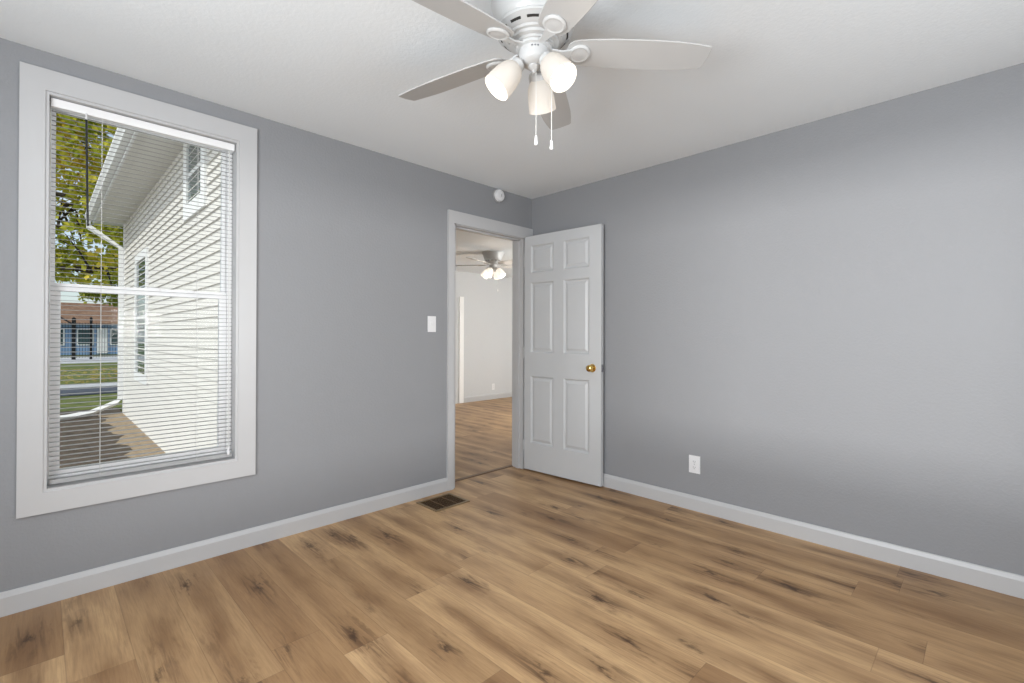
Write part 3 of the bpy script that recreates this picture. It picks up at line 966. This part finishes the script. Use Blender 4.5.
# ------------------------------------------------------------------ the wing of the house seen through the window
XW, YE, ZS = -1.90, 9.65, 3.45
wing = thing('house_wing', (XW, YE, GZ), 'cream lap-sided wing of the house with white soffit outside the window', 'house')
bm = bmesh.new()
lap, n = 0.105, int((ZS + .2 - GZ) / 0.105) + 1
prof = [(XW + .02, GZ - .1)]
for i in range(n):
    z0_, z1_ = GZ + i * lap, GZ + (i + 1) * lap
    prof += [(XW - .018, z0_), (XW - .018 + .002, z0_ + .004), (XW + .001, z1_ - .0005)]
prof += [(XW + .02, GZ + n * lap)]
prism(bm, prof, lambda p: (p[0], T + .02, p[1]), lambda p: (p[0], YE, p[1]))
obj('siding', bm, m_siding, wing)
bm = bmesh.new(); box(bm, XW + .02, 4.4, YE - .12, YE, GZ - .1, ZS); obj('end_wall', bm, m_siding, wing)
bm = bmesh.new(); box(bm, XW - .022, XW + .06, YE - .09, YE + .012, GZ, ZS); obj('corner_board', bm, m_ext_trim, wing)
bm = bmesh.new(); box(bm, XW - .46, XW + .02, .55, YE + .30, ZS, ZS + .02); obj('soffit', bm, m_soffit, wing)
bm = bmesh.new(); box(bm, XW - .485, XW - .46, .55, YE + .30, ZS - .02, ZS + .16); obj('fascia', bm, m_ext_trim, wing)
bm = bmesh.new()
gx = XW - .486
prism(bm, [(gx, ZS + .02), (gx - .075, ZS + .02), (gx - .085, ZS + .05), (gx - .115, ZS + .10), (gx - .115, ZS + .14), (gx - .108, ZS + .14), (gx - .108, ZS + .105), (gx - .078, ZS + .055), (gx - .07, ZS + .03), (gx - .006, ZS + .03), (gx - .006, ZS + .14), (gx, ZS + .14)],
      lambda p: (p[0], .55, p[1]), lambda p: (p[0], YE + .32, p[1]))
obj('gutter', bm, m_ext_trim, wing)
bm = bmesh.new()
prism(bm, [(XW - .50, ZS + .15), (1.2, ZS + 1.5), (1.2, ZS + 1.62), (XW - .53, ZS + .21)], lambda p: (p[0], T + .02, p[1]), lambda p: (p[0], YE + .35, p[1]))
obj('roof', bm, m_shingle, wing)
def duct(bm, pts, wd=.075):
    tube(bm, pts, wd * .62, 4)
bm = bmesh.new()
dpx, dpy = XW - .062, YE - .04
duct(bm, [(gx - .06, YE + .20, ZS + .03), (gx - .06, YE + .20, ZS - .10), (dpx, dpy, ZS - .50), (dpx, dpy, GZ + .32), (dpx - .06, dpy - .03, GZ + .24), (dpx - .45, dpy - .15, GZ + .09), (dpx - .8, dpy - .25, GZ + .05), (dpx - 1.9, dpy - .5, GZ + .05)], .085)
obj('downspout', bm, m_ext_trim, wing)
def wing_window(y0, y1, z0, z1, cw):
    bm = bmesh.new()
    for (a, b, c, d) in ((y0 - cw, y0, z0 - cw, z1 + cw), (y1, y1 + cw, z0 - cw, z1 + cw), (y0, y1, z1, z1 + cw), (y0, y1, z0 - cw, z0)):
        box(bm, XW - .035, XW + .01, a, b, c, d)
    zm = (z0 + z1) / 2
    box(bm, XW - .016, XW + .01, y0, y1, zm - .025, zm + .025)
    wf = obj('window', bm, m_ext_trim, wing)
    bm = bmesh.new(); box(bm, XW - .014, XW + .005, y0, y1, z0, z1)
    obj('pane', bm, m_pane_ext, wf)
wing_window(6.66, 7.72, .52, 2.44, .14)
wing_window(2.98, 3.66, 2.68, 3.36, .17)

# ------------------------------------------------------------------ trees
def tree(name, label, cat, base, hgt, blobs, nleaf, ls, mat, trunk_r=.22, group=None, aim=None, limbs=7):
    t = thing(name, base, label, cat, group)
    b = Vector(base)
    bm = bmesh.new()
    top = b + Vector((R.uniform(-.3, .3), R.uniform(-.3, .3), hgt * .75))
    mid = b.lerp(top, .45) + Vector((R.uniform(-.15, .15), R.uniform(-.15, .15), 0))
    tube(bm, [b - Vector((0, 0, .1)), b + Vector((0, 0, .5)), mid, top], [trunk_r * 1.35, trunk_r, trunk_r * .75, trunk_r * .25], 10)
    obj('trunk', bm, m_bark, t, smooth=True)
    for k in range(limbs):
        c, rad = blobs[k % len(blobs)]
        c = Vector(c)
        st = b.lerp(top, R.uniform(.4, .95)) if k >= len(blobs) else mid.lerp(top, R.uniform(0, .7))
        e = c + Vector((R.uniform(-.5, .5) * rad[0], R.uniform(-.5, .5) * rad[1], R.uniform(-.4, .3) * rad[2]))
        m_ = st.lerp(e, .5) + Vector((0, 0, .1 * (e - st).length))
        bm = bmesh.new()
        tube(bm, [st, m_, e], [trunk_r * .35, trunk_r * .22, trunk_r * .06], 7)
        for q in range(5):
            s2 = st.lerp(e, R.uniform(.4, 1)); e2 = s2 + Vector((R.gauss(0, .7), R.gauss(0, .7), R.gauss(0, .5)))
            tube(bm, [s2, s2.lerp(e2, .5) + Vector((0, 0, .06)), e2], [trunk_r * .12, trunk_r * .07, trunk_r * .03], 5)
        obj('branch', bm, m_bark, t, smooth=True)
    bm = bmesh.new()
    tot = sum(r_[0] * r_[1] * r_[2] for _, r_ in blobs)
    for c, r_ in blobs:
        c = Vector(c)
        nb = int(nleaf * r_[0] * r_[1] * r_[2] / tot)
        ncl = max(6, nb // 45)
        cl = []
        for q in range(ncl):
            while True:
                p = Vector((R.uniform(-1, 1), R.uniform(-1, 1), R.uniform(-1, 1)))
                if p.length < 1: break
            cl.append(c + Vector((p.x * r_[0], p.y * r_[1], p.z * r_[2])))
        for q in range(nb):
            o_ = R.choice(cl)
            p = o_ + Vector((R.gauss(0, .22), R.gauss(0, .22), R.gauss(0, .14)))
            leaf_quads(bm, p, ls * R.uniform(.7, 1.3))
    obj('foliage', bm, mat, t)
    return t

tree('autumn_tree', 'large tree with green and yellow leaves outside the upper window pane', 'tree', (-4.6, 13.2, GZ), 7.5,
     [((-2.6, 12.8, 5.2), (2.1, 1.6, 1.7)), ((-1.2, 13.3, 4.5), (1.6, 1.5, 1.1)), ((-2.9, 12.7, 3.5), (1.3, 1.2, .62)), ((-2.4, 13.0, 2.9), (1.5, 1.1, .55)), ((-1.0, 13.6, 6.6), (2.2, 1.6, 1.5)), ((-4.6, 13.4, 6.4), (2.2, 1.8, 1.8)), ((-3.0, 13.6, 7.6), (2.4, 1.8, 1.2))],
     15000, .17, m_leaf, .26, limbs=12)
tree('green_tree', 'green leafy tree standing farther back, right of the iron fence', 'tree', (1.3, 30, GZ), 6.5,
     [((-.2, 30, 3.9), (1.7, 1.5, 1.2)), ((.6, 30.3, 5.4), (2.2, 1.6, 1.8)), ((.2, 30, 6.6), (2.0, 1.6, 1.2))], 6500, .24, m_leaf_green, .22, limbs=6)
# ------------------------------------------------------------------ iron fence
FY = 39.5
fence = thing('iron_fence', (-2.5, FY, GZ), 'black iron picket fence with square posts beyond the lawn', 'fence')
bm = bmesh.new()
for i in range(76):
    x = -7.0 + i * .14
    box(bm, x - .011, x + .011, FY - .011, FY + .011, GZ + .12, GZ + 2.45)
obj('pickets', bm, m_iron, fence)
for z in (GZ + .22, GZ + 2.1, GZ + 2.32):
    bm = bmesh.new(); box(bm, -7.1, 3.6, FY - .02, FY + .02, z, z + .045); obj('rail', bm, m_iron, fence)
for x, r_, hh in ((-1.55, .10, 2.7), (-.70, .07, 2.75), (-4.2, .07, 2.6), (1.8, .07, 2.6), (3.5, .07, 2.6)):
    bm = bmesh.new(); box(bm, x - r_, x + r_, FY - r_ - .03, FY + r_ - .03, GZ - .1, GZ + hh)
    prism(bm, [(x - r_ - .02, GZ + hh), (x + r_ + .02, GZ + hh), (x, GZ + hh + .1)], lambda p: (p[0], FY - r_ - .03, p[1]), lambda p: (p[0], FY + r_ - .03, p[1]))
    obj('post', bm, m_iron, fence)
bm = bmesh.new()
tube(bm, [(-1.55, FY - .03, GZ + 2.3), (-2.9, FY - .03, GZ + 3.3)], .05, 6)
obj('brace', bm, m_iron, fence)

# ------------------------------------------------------------------ pale blue house beyond the fence
hb = thing('blue_house', (-.3, 52, GZ), 'pale blue single-storey house with brown roof far beyond the fence', 'house')
bm = bmesh.new(); box(bm, -3.4, 4.5, 50, 56, GZ, 2.2); obj('wall', bm, m_blue, hb)
bm = bmesh.new(); prism(bm, [(49.4, 2.15), (56.6, 2.15), (53, 4.0)], lambda p: (-3.9, p[0], p[1]), lambda p: (5.0, p[0], p[1])); obj('roof', bm, m_roofb, hb)
for x in (-2.7, -.9, 1.2):
    bm = bmesh.new(); box(bm, x - .1, x + 1.0, 49.95, 50.05, .35, 1.75); f_ = obj('window', bm, m_ext_trim, hb)
    bm = bmesh.new(); box(bm, x, x + .9, 49.93, 49.99, .45, 1.65); obj('pane', bm, m_pane_ext, f_)
bm = bmesh.new(); box(bm, .28, .98, 49.94, 50.05, GZ + .1, 1.8); obj('door', bm, m_ext_trim, hb)
